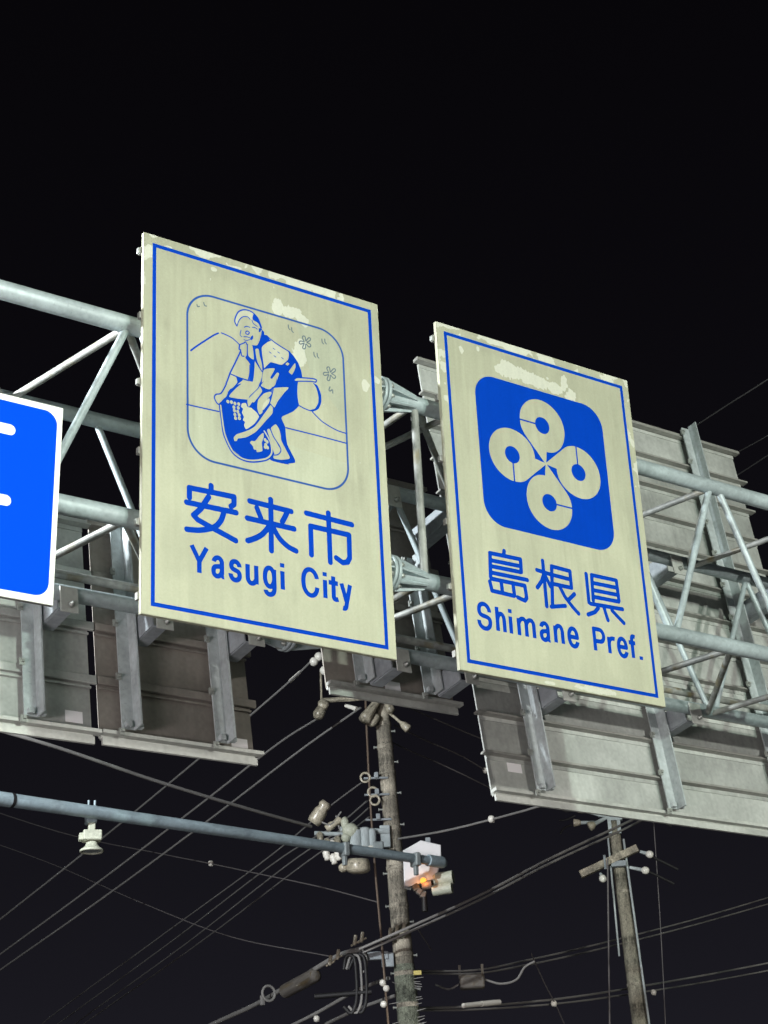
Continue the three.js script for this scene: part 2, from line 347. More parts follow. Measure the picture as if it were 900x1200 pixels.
  S(8,[1201,455,1221,427,1235,426,1233,442,1208,463],'g');
  S(8,[1395,651,1422,658,1423,673,1408,681,1387,664],'g');
  S(8,[1383,666,1378,700,1364,710,1357,699,1371,665],'g');
  S(8,[1369,663,1339,678,1328,669,1339,655,1369,651],'g');
  S(8,[1371,648,1358,622,1366,607,1379,609,1384,640],'g');
  S(8,[1387,640,1410,610,1425,609,1422,625,1395,648],'g');
  S(8,[1065,373,1067,396,1077,405],'g');
  S(8,[1090,387,1092,410,1102,419],'g');
  S(8,[1327,406,1329,430,1339,439],'g');
  S(8,[1350,400,1352,423,1362,433],'g');
  S(8,[1259,526,1261,549,1271,559],'g');
  S(8,[1285,526,1287,549,1297,559],'g');
  S(8,[1377,754,1368,778,1375,786,1395,771,1397,795],'g');
  S(8,[379,421,383,434,396,429],'g');
  S(8,[428,392,435,411,448,411],'g');
};
const kanjiCity = [[469,1676,469,1721],
    [318,1788,318,1723,630,1716,629,1767,608,1786],
    [299,1824,643,1820],
    [451,1755,395,1848,346,1900,375,1924,478,1958,637,2008],
    [555,1842,533,1899,485,1951,391,1989,300,2002],
    [895,1677,891,2024],
    [743,1720,1043,1727],
    [793,1756,821,1821],
    [1010,1748,976,1813],
    [723,1840,1061,1843],
    [881,1861,831,1924,778,1963,723,1991],
    [911,1869,951,1928,1011,1972,1071,1991],
    [1324,1679,1325,2018],
    [1158,1714,1502,1723],
    [1185,1994,1186,1798,1477,1800,1474,1959,1457,1991,1420,2003,1372,1979]];
const kanjiPref = [[448,1671,442,1698],
    [312,1888,322,1711,587,1706,584,1800],
    [324,1764,578,1758],
    [323,1807,577,1802],
    [315,1854,631,1850],
    [315,1899,605,1897,613,1985,594,2008,535,1995],
    [302,1923,314,1986,500,1990],
    [503,1921,507,1985],
    [400,1905,404,1980],
    [786,1678,786,2015],
    [727,1758,851,1769],
    [791,1767,759,1835,717,1889],
    [801,1793,837,1860],
    [839,2002,864,1704,1028,1710,1028,1835,858,1836],
    [864,1769,1026,1773],
    [827,2011,954,1982],
    [918,1840,957,1911,1024,1981,1070,2019],
    [1049,1878,986,1936],
    [1178,1702,1178,1918,1193,1924,1490,1913],
    [1220,1895,1229,1701,1460,1699,1465,1851],
    [1233,1760,1460,1756],
    [1228,1815,1461,1810],
    [1223,1866,1460,1861],
    [1313,1925,1339,2021],
    [1260,1944,1224,1981,1159,2011],
    [1388,1940,1424,1969,1488,2017]];

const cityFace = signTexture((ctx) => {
  const { F, S, O } = brush(ctx);
  ctx.save(); ctx.beginPath(); ctx.roundRect(308, 330, 1185, 1180, 190); ctx.clip();
  ctx.fillStyle = '#afb39d'; ctx.beginPath(); ctx.moveTo(300, 1150); ctx.lineTo(560, 1162); ctx.lineTo(1120, 1270); ctx.lineTo(1500, 1290); ctx.lineTo(1500, 1520); ctx.lineTo(300, 1520); ctx.fill();
  ctx.fillStyle = '#abb09b'; ctx.beginPath(); ctx.moveTo(1120, 330); ctx.lineTo(1230, 700); ctx.lineTo(1500, 980); ctx.lineTo(1500, 330); ctx.fill();
  ctx.restore();
  ctx.strokeStyle = '#2a4f94'; ctx.lineWidth = 14; ctx.beginPath(); ctx.roundRect(308, 328, 1185, 1182, 190); ctx.stroke();
  ctx.strokeStyle = C.b;
  dancer(F, S, O, ctx, C);
  kanji(ctx, kanjiCity, 37, [4, 10, 11]);
  glyphs(ctx, [['Y', 316, 134], ['a', 458, 110], ['s', 580, 102], ['u', 698, 102], ['g', 820, 108], ['i', 951, 31], ['C', 1096, 142], ['i', 1263, 31], ['t', 1306, 74], ['y', 1384, 100]], 0, 2268, 170, 31);
}, [[978, 262, 50, 95], [1100, 262, 105, 62], [1180, 300, 60, 50], [1150, 560, 60, 110], [505, 117, 26, 20], [1662, 670, 34, 60], [905, 1390, 0.01, 0.01]], 300);
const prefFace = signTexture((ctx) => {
  ctx.fillStyle = C.b; ctx.beginPath(); ctx.roundRect(303, 320, 1186, 1170, 178); ctx.fill();
  for (let k = 0; k < 4; k++) {
    ctx.save(); ctx.translate(901, 907); ctx.rotate(k * Math.PI / 2);
    ctx.fillStyle = C.c; ctx.beginPath();
    ctx.moveTo(-2, 4); ctx.lineTo(-166, -186); ctx.bezierCurveTo(-196, -222, -208, -262, -207, -305);
    ctx.arc(0, -305, 207, Math.PI, Math.PI * 2); ctx.bezierCurveTo(207, -200, 132, -92, 18, -98); ctx.lineTo(13, -62); ctx.lineTo(3, -3); ctx.closePath(); ctx.fill();
    ctx.fillStyle = C.b; ctx.beginPath(); ctx.arc(0, -305, 66, 0, 7); ctx.fill();
    ctx.fillRect(-212, -311, 160, 12); ctx.restore();
  }
  kanji(ctx, kanjiPref, 31, [11, 17]);
  glyphs(ctx, [['S', 166, 132], ['h', 320, 100], ['i', 438, 31], ['m', 500, 176], ['a', 694, 112], ['n', 820, 106], ['e', 942, 116], ['P', 1172, 130], ['r', 1306, 82], ['e', 1394, 114], ['f', 1514, 66], ['.', 1602, 34]], 0, 2268, 170, 31);
}, [[640, 225, 150, 80], [860, 235, 190, 62], [1040, 262, 110, 60], [1200, 300, 60, 90], [1150, 200, 40, 80], [205, 169, 22, 34], [360, 120, 16, 24], [1180, 2560, 220, 26], [760, 2570, 60, 14]], 2600);
// ------------------------------------------------------------------ the gantry: a square lattice truss of tubes
const ZF = -8.82, ZB = -10.11, YT = 7.32, YB = 5.98;
const gantry = thing('sign_gantry', 'galvanised tubular lattice gantry carrying the road signs across the picture', 'sign gantry', [5, 0, -9.465]);
const gp = ([x, y, z]) => [x - 5, y, z + 9.465];
const bar = (a, b, r, m = mat.brace) => part('brace', rod(gp(a), gp(b), r, r, 10), m, gantry);
for (const [x0, x1] of [[-3.2, 6.345], [6.375, 17.2]]) for (const y of [YT, YB]) {
  part('chord', rod(gp([x0, y, ZF]), gp([x1, y, ZF]), 0.06, 0.06, 24), mat.tube, gantry);
  part('chord', rod(gp([x0, y, ZB]), gp([x1, y, ZB]), 0.054, 0.054, 24), mat.tube, gantry);
}
part('conduit', rod(gp([-3.2, 6.18, -10.27]), gp([17.2, 6.18, -10.27]), 0.032, 0.032, 14), mat.brace, gantry);
function lattice(nodes, lo, hi) {
  const clip = (x) => Math.max(lo, Math.min(hi, x));
  for (const F of nodes) {
    for (const s of [-1, 1]) { const e = F + 0.62 * s; if (e > lo && e < hi) bar([F + 0.04 * s, YT, ZF], [e, YB, ZF], 0.027, mat.tube); }
    for (const y of [YT, YB]) for (const e of [F - 0.3, F + 0.95]) bar([F - 0.05, y - 0.02, ZF], [clip(e), y - 0.02, ZB], 0.025);
    const b = F - 0.27; for (const s of [-1, 1]) { const e = clip(b + 0.65 * s); if (!(s > 0 && F === 4.47)) bar([b + 0.03 * s, YB, ZB], [e, YT, ZB], 0.025, mat.tube); }
  }
}
lattice([7.01, 8.29, 9.57, 10.85, 12.13, 13.41, 14.69, 15.97], 6.66, 17.0);
lattice([4.47, 3.19, 1.91, 0.63, -0.65, -1.93], -3.0, 6.19);
lattice([5.75], -3.0, 6.19);
for (const x of [6.19, 6.66]) {
  bar([x, YT, ZF], [x, YB, ZF], 0.029); bar([x, YT, ZB], [x, YB, ZB], 0.027);
  for (const y of [YT, YB]) bar([x, y, ZF], [x, y, ZB], 0.025);
}
bar([6.68, YT - 0.02, ZF], [8.0, YT - 0.02, ZB], 0.025);
// bolted flange couplings with gussets
for (const [y, z] of [[YT, ZF], [YB, ZF], [YT, ZB], [YB, ZB]]) for (const s of [-1, 1]) {
  const x = 6.36 + 0.016 * s, c = [x, y, z];
  const fl = part('flange', [turned([[0.05, 0], [0.124, 0], [0.130, 0.006], [0.130, 0.022], [0.124, 0.028], [0.05, 0.028]], gp([x + (s > 0 ? -0.014 : 0.014), y, z]), [s, 0, 0], 32)], mat.tube, gantry);
  for (let k = 0; k < 8; k++) {
    const a = (k + 0.5) * Math.PI / 4;
    part('bolt', turned([[0, 0], [0.019, 0], [0.019, 0.022], [0.010, 0.022], [0.010, 0.036], [0, 0.036]], gp([x + 0.014 * s, y + 0.100 * Math.cos(a), z + 0.100 * Math.sin(a)]), [s, 0, 0], 8), mat.bolt, fl);
    const sh = new THREE.Shape([new THREE.Vector2(0, 0.055), new THREE.Vector2(0, 0.121), new THREE.Vector2(0.03, 0.117), new THREE.Vector2(0.26, 0.066), new THREE.Vector2(0.26, 0.055)]);
    const g = new THREE.ExtrudeGeometry(sh, { depth: 0.012, bevelEnabled: false }).translate(0, 0, -0.006);
    if (s < 0) g.rotateY(Math.PI);
    g.rotateX(k * Math.PI / 4); g.translate(...gp([x + 0.014 * s, y, z])); part('gusset', g, mat.tube, fl);
  }
}
for (const x of [-3.1, 17.1]) {
  part('column', [rod(gp([x, 0.05, -9.465]), gp([x, 7.9, -9.465]), 0.18, 0.16, 28)], mat.tube, gantry);
  part('column_base', box(0.7, 0.05, 0.7, x - 5, 0.025, 0), mat.tube, gantry);
  for (const y of [YT, YB]) part('seat_beam', box(0.12, 0.12, 1.5, x - 5, y - 0.12, 0), mat.tube, gantry);
}

// ------------------------------------------------------------------ the two portrait signs and the blue one
function portraitSign(x, y, label, face) {
  const s = thing('boundary_sign', label, 'road sign', [x + 0.9, y, -8.556], 0, 'portrait boundary signs on the gantry');
  part('sign_panel', box(1.8, 2.59, 0.028, 0, 1.295, -0.016), mat.signEdge, s);
  const pl = new THREE.PlaneGeometry(1.796, 2.586).translate(0, 1.295, 0.0015);
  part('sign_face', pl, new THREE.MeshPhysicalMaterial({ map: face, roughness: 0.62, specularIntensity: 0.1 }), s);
  for (const dx of [-0.5, 0.5]) part('back_rail', [box(0.09, 2.4, 0.012, dx, 1.295, -0.095), box(0.012, 2.4, 0.06, dx, 1.295, -0.062)], mat.bracket, s);
  for (let k = 0; k < 6; k++) {
    part('stiffener', box(1.82, 0.045, 0.03, 0, 0.12 + k * 0.47, -0.0455), mat.signBack, s);
    if (k % 2) for (const e of [-1, 1]) part('rail_end', new RoundedBoxGeometry(0.014, 0.04, 0.03, 2, 0.006).translate(e * 0.915, 0.12 + k * 0.47, -0.046), mat.bolt, s);
  }
  for (const dx of [-0.5, 0.5]) for (const yy of [YT - y, YB - y]) part('clamp', [box(0.11, 0.17, 0.05, dx, yy, -0.128), box(0.11, 0.02, 0.17, dx, yy + 0.073, -0.24), box(0.11, 0.02, 0.17, dx, yy - 0.073, -0.24)], mat.bracket, s);
  return s;
}
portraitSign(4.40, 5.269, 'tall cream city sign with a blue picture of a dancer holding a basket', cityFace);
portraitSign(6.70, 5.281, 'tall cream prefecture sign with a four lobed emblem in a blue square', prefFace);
{
  const W = 2.46, H = 1.215, s = thing('direction_sign', 'blue sign with a white border, cut off by the left picture edge', 'road sign', [3.853 - W / 2, 5.218, -8.556]);
  s.rotation.x = THREE.MathUtils.degToRad(2.9);
  part('sign_panel', box(W, H, 0.026, 0, H / 2, -0.016), mat.signBack, s);
  const cv = document.createElement('canvas'); cv.width = 2048; cv.height = Math.round(2048 * H / W);
  const ctx = cv.getContext('2d'), k = 2048 / W; ctx.scale(k, k);
  ctx.fillStyle = '#eef2ea'; ctx.fillRect(0, 0, W, H);
  ctx.fillStyle = '#0047d2'; ctx.beginPath(); ctx.roundRect(0.03, 0.038, W - 0.062, H - 0.078, 0.085); ctx.fill();
  ctx.strokeStyle = '#f2f5ee'; ctx.lineCap = 'round'; ctx.lineWidth = 0.066;
  for (const yy of [0.213, 0.648]) { ctx.beginPath(); ctx.moveTo(W - 0.92, yy); ctx.lineTo(W - 0.318, yy); ctx.stroke(); }
  const t = new THREE.CanvasTexture(cv); t.colorSpace = THREE.SRGBColorSpace; t.anisotropy = 8;
  part('sign_face', new THREE.PlaneGeometry(W - 0.004, H - 0.004).translate(0, H / 2, 0.0015), new THREE.MeshPhysicalMaterial({ map: t, roughness: 0.7, specularIntensity: 0.06 }), s);
  for (const dx of [-0.8, 0.8]) { part('back_rail', box(0.08, H - 0.1, 0.05, dx, H / 2, -0.058), mat.bracket, s); }
}

// ------------------------------------------------------------------ boards facing the other way, seen from behind
const TILT = THREE.MathUtils.degToRad(8.36);
function rearBoard(label, x0, x1, y0, strips, step, posts, mats, o) {
  const bz = -10.4 - (y0 - 5.09) * Math.tan(TILT);
  const s = thing('rear_sign_board', label, 'sign board', [x0, y0, bz], 0, 'sign boards seen from behind on the gantry');
  s.rotation.x = -TILT;
  const W = x1 - x0, H = strips * step;
  for (let k = 0; k < strips; k++) {
    const y = k * step + 0.006, h = step - 0.012;
    part('panel', [box(W, h, 0.014, W / 2, y + h / 2, -0.007), box(W, 0.035, 0.008, W / 2, y + h - 0.0195, 0.0035)], mats[(k * 7 + strips) % mats.length], s);
    if (k) part('rib', o.wide ? [box(W + 0.05, 0.062, 0.03, W / 2 + 0.015, k * step + 0.012, 0.0265, 0.008), box(W, 0.014, 0.016, W / 2, k * step - 0.045, 0.0195)] : [box(W + 0.09, 0.018, 0.066, W / 2, k * step, 0.033)], o.wide ? mats[0] : mat.rib, s);
  }
  part('rib', box(W + 0.09, 0.03, 0.066, W / 2, H + 0.012, 0.031), o.wide ? mats[0] : mat.rib, s);
  part('bottom_rail', [box(W + 0.05, 0.026, 0.06, W / 2 + 0.02, 0.032, 0.036), box(W, o.wide ? 0.055 : 0.05, 0.02, W / 2, -0.03, 0.03), box(W, 0.03, 0.02, W / 2, 0.006, 0.005)], mat.rail, s);
  for (const px of posts) {
    const x = px - x0, b = 0.092, L = H + (o.rise ?? 0.02);
    part('post', [box(0.10, L, 0.012, x - 0.044, L / 2 + 0.05, b + 0.006), box(0.013, L + 0.03, 0.105, x, L / 2 + 0.06, b + 0.0645)], o.postMat || mat.post, s);
    for (let k = 0; k * step < L + 0.05; k++) part('clip', [box(0.035, 0.05, 0.018, x - 0.10, k * step + 0.022, b + 0.012), box(0.02, 0.02, 0.03, x - 0.10, k * step + 0.024, b + 0.026)], mat.bolt, s);
    part('foot_bracket', box(0.045, 0.04, 0.04, x - 0.055, 0.075, b + 0.03, 0.006), mat.post, s); part('foot_bracket', box(0.035, 0.035, 0.04, x + 0.035, 0.07, b + 0.03, 0.006), mat.post, s);
    for (const cy of [YB, YT]) {
      const ly = (cy - y0) / Math.cos(TILT) - 0.02; if (ly > H - 0.1) continue;
      // where the chord is, in the board's own frame
      const dy = cy - y0, dz = ZB - bz, cz = dz * Math.cos(TILT) + dy * Math.sin(TILT), cyl = dy * Math.cos(TILT) - dz * Math.sin(TILT);
      const br = part('bracket', [box(0.012, 0.17, cz - b - 0.03, x + 0.03, cyl - 0.03, (cz + b) / 2 + 0.0, 0), box(0.10, 0.012, cz - b - 0.03, x + 0.085, cyl - 0.115, (cz + b) / 2), box(0.10, 0.012, cz - b - 0.03, x + 0.085, cyl + 0.055, (cz + b) / 2 - 0.02)], mat.bracket, s);
      part('clamp_plate', box(0.13, 0.19, 0.012, x + 0.075, cyl - 0.085, cz + 0.066, 0.004), mat.rail, br);
      part('bolt', turned([[0, 0], [0.022, 0], [0.022, 0.02], [0.012, 0.02], [0.012, 0.04], [0, 0.04]], [x + 0.085, cyl - 0.125, cz + 0.072], [0, 0, 1], 6), mat.bolt, br);
    }
  }
  if (o.sticker) part('label_sticker', box(o.sticker[2], o.sticker[3], 0.002, o.sticker[0] - x0, o.sticker[1], 0.0015), mat.sticker, s, 'blank white maker\'s sticker');
  return s;
}
rearBoard('large grey board of horizontal planks behind the four lobed emblem sign', 8.373, 12.26, 5.09, 12, 0.3425, [8.845, 10.235, 11.595], mat.panel, { rise: 0.03, sticker: [8.645, 0.27, 0.143, 0.095] });
rearBoard('rear board at the left edge of the picture with a greenish lit post', 2.55, 4.992, 5.105, 4, 0.412, [2.95, 4.555], mat.panel, { wide: true, sticker: [4.866, 0.14, 0.127, 0.085] });
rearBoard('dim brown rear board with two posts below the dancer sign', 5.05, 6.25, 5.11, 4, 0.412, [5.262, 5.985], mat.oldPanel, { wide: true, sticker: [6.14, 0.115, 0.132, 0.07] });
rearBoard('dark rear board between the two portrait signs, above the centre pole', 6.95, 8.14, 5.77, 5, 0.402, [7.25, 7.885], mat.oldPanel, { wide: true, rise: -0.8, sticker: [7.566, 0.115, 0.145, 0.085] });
// ------------------------------------------------------------------ utility poles
const INS = [[0, 0], [0.03, 0], [0.03, 0.03], [0.06, 0.035], [0.06, 0.07], [0.045, 0.085], [0.062, 0.09], [0.062, 0.13], [0.045, 0.14], [0.05, 0.19], [0, 0.2]];
const STRAIN = [[0, 0], [0.02, 0], [0.03, 0.03], [0.055, 0.05], [0.06, 0.10], [0.04, 0.12], [0.065, 0.14], [0.07, 0.22], [0.05, 0.26], [0, 0.27]];
const KNOB = [[0, -0.055], [0.03, -0.048], [0.052, -0.02], [0.055, 0.01], [0.042, 0.04], [0.02, 0.054], [0, 0.056]];
{
  const P = thing('utility_pole', 'speckled concrete utility pole with step bolts rising below the gap between the portrait signs', 'utility pole', [11.908, 0, -16.687], THREE.MathUtils.degToRad(-35.51), 'concrete utility poles');
  const ax = (y) => -0.0345 * (y - 6.236);
  part('shaft', rod([ax(0), 0, 0], [ax(8.45), 8.45, 0], 0.158, 0.084, 32), mat.concrete, P);
  for (let k = 0; k < 22; k++) { const y = 4.2 + k * 0.19, s = k % 2 ? 1 : -1, r = 0.084 + (8.45 - y) * 0.00876; part('step_bolt', [rod([ax(y) + s * (r - 0.01), y, 0.02], [ax(y) + s * (r + 0.045), y, 0.02], 0.011, 0.011, 8), rod([ax(y) + s * (r + 0.035), y, 0.02], [ax(y) + s * (r + 0.047), y, 0.02], 0.02, 0.02, 8)], mat.bolt, P); }
  for (const y of [7.9, 7.62, 7.3, 6.62, 6.16, 5.72, 5.16, 4.95, 4.6]) { const r = 0.0875 + (8.45 - y) * 0.00876; part('band', rod([ax(y - 0.025), y - 0.025, 0], [ax(y + 0.025), y + 0.025, 0], r + 0.004, r + 0.004, 32), mat.concrete, P); }
  // moss-dark wrapped sheet low on the shaft
  { const g = rod([ax(4.2), 4.2, 0], [ax(5.05), 5.05, 0], 0.128, 0.1205, 32, true); part('pole_wrap', g, M([0.34, 0.40, 0.36], 0.8, 0, { map: concMap, bumpMap: grainMap, bumpScale: 0.02 }), P, 'rough grey green wrap round the lower shaft'); }
  const ca = part('cross_arm', [rod([-0.79, 8.2, 0.14], [0.08, 8.215, 0.14], 0.032, 0.032, 16), rod([-0.787, 8.07, 0.14], [-0.78, 8.6, 0.14], 0.014, 0.014, 8)], mat.ceramic, P);
  part('insulator', turned(STRAIN, [-0.74, 8.17, 0.17], [-0.45, -1, 0.5]), mat.ceramic, ca); part('insulator', turned(KNOB.map(([r, y]) => [r * 1.25, y * 0.8]), [-0.76, 8.12, 0.25], [0.2, 0.3, 1]), mat.ceramic, ca);
  const sb = part('strain_insulator', [turned([[0, 0], [0.03, 0], [0.045, 0.05], [0.055, 0.2], [0.075, 0.3], [0.07, 0.36], [0, 0.37]], [-0.10, 8.18, 0.15], [-0.52, -0.82, 0.3])], mat.ceramic, P);
  part('strain_insulator', turned([[0, 0], [0.03, 0], [0.05, 0.03], [0.06, 0.12], [0.035, 0.17], [0, 0.17]], [-0.12, 7.98, 0.14], [-0.6, -0.8, 0.3]), mat.ceramic, P);
  part('strain_insulator', turned([[0, 0], [0.018, 0], [0.018, 0.2], [0.045, 0.25], [0.055, 0.33], [0.03, 0.345], [0, 0.35]], [0.01, 8.03, 0.1], [0.7, -0.72, 0.1]), mat.ceramic, P);
  part('strain_insulator', turned([[0, 0], [0.02, 0], [0.03, 0.1], [0.05, 0.14], [0.05, 0.22], [0, 0.24]], [-0.02, 8.2, 0.13], [0.35, -1, 0.4]), mat.ceramic, P);
  for (const [x, y] of [[-0.86, 8.70], [-0.80, 8.76], [-0.74, 8.58]]) part('pin_insulator', turned(KNOB, [x, y, 0.14], [0.3, 1, 0.4], 16), mat.ceramicWhite, P);
  for (const [x, y] of [[-0.30, 7.23], [-0.22, 7.05], [-0.20, 6.95]]) part('hook', new THREE.TorusGeometry(0.055, 0.015, 8, 18).translate(x, y, 0.12), mat.ceramic, P);
  for (const y of [7.22, 7.02, 6.72]) part('side_bracket', [rod([-0.32, y, 0.12], [ax(y), y, 0.1], 0.014, 0.014, 8), box(0.05, 0.07, 0.05, -0.17, y + 0.03, 0.12, 0.008)], mat.bracket, P);
  // low cable bracket with clamps and loops
  part('cable_bracket', [box(0.34, 0.09, 0.06, -0.30, 5.15, 0.11, 0.01), box(0.14, 0.16, 0.05, -0.14, 5.1, 0.10, 0.01)], mat.bracket, P);
  for (const [x, y] of [[-0.50, 5.34], [-0.42, 5.37], [-0.10, 5.40], [-0.02, 5.43], [0.06, 5.44], [-0.70, 5.19], [-0.79, 5.13]]) part('cable_clamp', [new RoundedBoxGeometry(0.04, 0.12, 0.05, 2, 0.012).rotateZ(-0.2).translate(x, y - 0.02, 0.2), rod([x - 0.05, y - 0.08, 0.2], [x + 0.05, y - 0.03, 0.2], 0.012, 0.012, 8)], mat.ceramic, P);
  for (const [dx, r, m] of [[0, 0.021, mat.blackRubber], [0.055, 0.015, mat.cable], [0.11, 0.021, mat.blackRubber]]) part('cable_loop', bent([[-0.64 + dx * 0.5, 5.0, 0.2], [-0.60 + dx, 5.15, 0.2], [-0.53 + dx, 5.14, 0.22], [-0.50 + dx, 4.9, 0.22], [-0.52 + dx, 4.62, 0.2], [-0.58 + dx, 4.52, 0.18], [-0.66 + dx, 4.6, 0.18]], r), m, P);
  part('cable_loop', bent([[-0.44, 5.25, 0.2], [-0.38, 5.12, 0.2], [-0.40, 4.98, 0.2], [-0.46, 4.95, 0.2]], 0.012), mat.cable, P);
  part('junction_bar', rod([-0.98, 4.72, 0.2], [-0.34, 4.74, 0.2], 0.03, 0.03, 12), mat.blackRubber, P);
  part('drop_pipe', bent([[-0.255, 8.2, 0.12], [-0.257, 7.17, 0.12], [-0.239, 6.25, 0.13], [-0.202, 5.36, 0.15], [-0.165, 4.3, 0.16]], 0.013), mat.rustRod, P);
  for (const [x, y] of [[-0.208, 4.834], [-0.17, 4.77], [-0.21, 4.60]]) part('ball_insulator', turned(KNOB.map(([r, q]) => [r * 0.7, q * 0.7]), [x, y, 0.18], [0, 1, 0.3], 14), mat.ceramicWhite, P);
  part('marker_tag', [box(0.09, 0.05, 0.02, 0.19, 4.94, 0.1, 0.006)], M([0.62, 0.52, 0.16], 0.6), P, 'small yellow tag on a cable end');
  for (let k = 0; k < 16; k++) { const y = 4.35 + rnd() * 0.55, s = rnd() < 0.75 ? 1 : -1; part('tie', rod([ax(y) + s * 0.1, y, 0.07], [ax(y) + s * (0.14 + rnd() * 0.07), y + (rnd() - 0.5) * 0.06, 0.1], 0.006, 0.004, 6), mat.cable, P); }
}
{
  const S = thing('pole_switch', 'grey switch crowded with bushings above a bowl, mounted on the centre pole', 'pole switch', [11.908, -0.09, -16.687], THREE.MathUtils.degToRad(-35.51));
  part('mounting_arm', [rod([-0.62, 6.69, 0.22], [-0.05, 6.65, 0.14], 0.034, 0.034, 12), box(0.12, 0.26, 0.08, -0.10, 6.60, 0.12, 0.012), rod([-0.92, 6.66, 0.22], [-0.5, 6.62, 0.22], 0.026, 0.026, 12)], mat.post, S);
  for (const [x, r, h] of [[-0.44, 0.075, 0.2], [-0.33, 0.062, 0.22], [-0.25, 0.05, 0.2]]) {
    const c = part('canister', turned([[0, 0], [r, 0], [r * 1.05, 0.01], [r, 0.03], [r, h], [r * 0.7, h + 0.02], [0, h + 0.02]], [x, 6.45, 0.24], [0, 1, 0], 20), mat.post, S);
    part('bushing', turned(KNOB.map(([a, b]) => [a * 0.8, b * 0.7]), [x - 0.02, 6.42, 0.31], [0, 0.4, 1], 16), mat.ceramicWhite, c); part('bushing', turned(KNOB.map(([a, b]) => [a * 0.6, b * 0.6]), [x + 0.045, 6.40, 0.30], [0, 0.4, 1], 16), mat.ceramicWhite, c);
  }
  part('bowl', turned([[0, 0.0], [0.07, 0.005], [0.115, 0.02], [0.142, 0.05], [0.135, 0.11], [0.12, 0.17], [0, 0.18]], [-0.43, 6.15, 0.25], [0.05, 1, 0.1], 28), mat.ceramic, S);
  part('bowl_knob', turned(KNOB, [-0.60, 6.23, 0.26], [1, 0, 0], 16), mat.ceramic, S);
  part('cutout', turned([[0, 0], [0.075, 0], [0.085, 0.05], [0.08, 0.16], [0.06, 0.21], [0.075, 0.24], [0.06, 0.29], [0, 0.29]], [-0.93, 6.78, 0.22], [0.75, 1, 0.25], 22), mat.ceramic, S);
  part('cutout', turned([[0, 0], [0.045, 0], [0.05, 0.08], [0.035, 0.12], [0.05, 0.2], [0, 0.22]], [-0.78, 6.70, 0.22], [1, 0.6, 0.1], 16), mat.ceramic, S);
  part('boot_cover', [new THREE.SphereGeometry(0.1, 18, 12).scale(0.95, 0.85, 0.7).translate(-0.50, 6.66, 0.27), new THREE.SphereGeometry(0.06, 14, 10).scale(0.8, 1.25, 0.8).translate(-0.56, 6.75, 0.27), new THREE.SphereGeometry(0.055, 14, 10).translate(-0.555, 6.575, 0.28)], mat.cream, S);
  for (const [x, y] of [[-0.86, 6.60], [-0.78, 6.52], [-0.72, 6.50], [-0.66, 6.54], [-0.62, 6.46], [-0.56, 6.45]]) part('bushing', turned(INS.map(([a, b]) => [a * 0.62, b * 0.7]), [x, y + 0.06, 0.25], [0.15, -1, 0.5], 14), (x * 50 | 0) % 2 ? mat.ceramic : mat.ceramicWhite, S);
  for (const [x, y] of [[-0.80, 6.38], [-0.72, 6.33], [-0.665, 6.37]]) part('bushing', turned(INS.map(([a, b]) => [a * 0.7, b * 0.65]), [x, y + 0.08, 0.2], [0.2, -1, 0.2], 14), mat.ceramicWhite, S);
  for (const [a, b] of [[[-0.9, 6.64, 0.24], [-0.62, 6.62, 0.26]], [[-0.86, 6.80, 0.24], [-0.6, 6.9, 0.2]], [[-0.66, 6.86, 0.2], [-0.55, 6.72, 0.2]]]) part('lead', bent([a, [(a[0] + b[0]) / 2, Math.min(a[1], b[1]) - 0.06, a[2] + 0.03], b], 0.011), mat.cable, S);
  part('pivot_block', box(0.12, 0.1, 0.1, -0.18, 6.44, 0.34, 0.02), mat.grille, S);
}
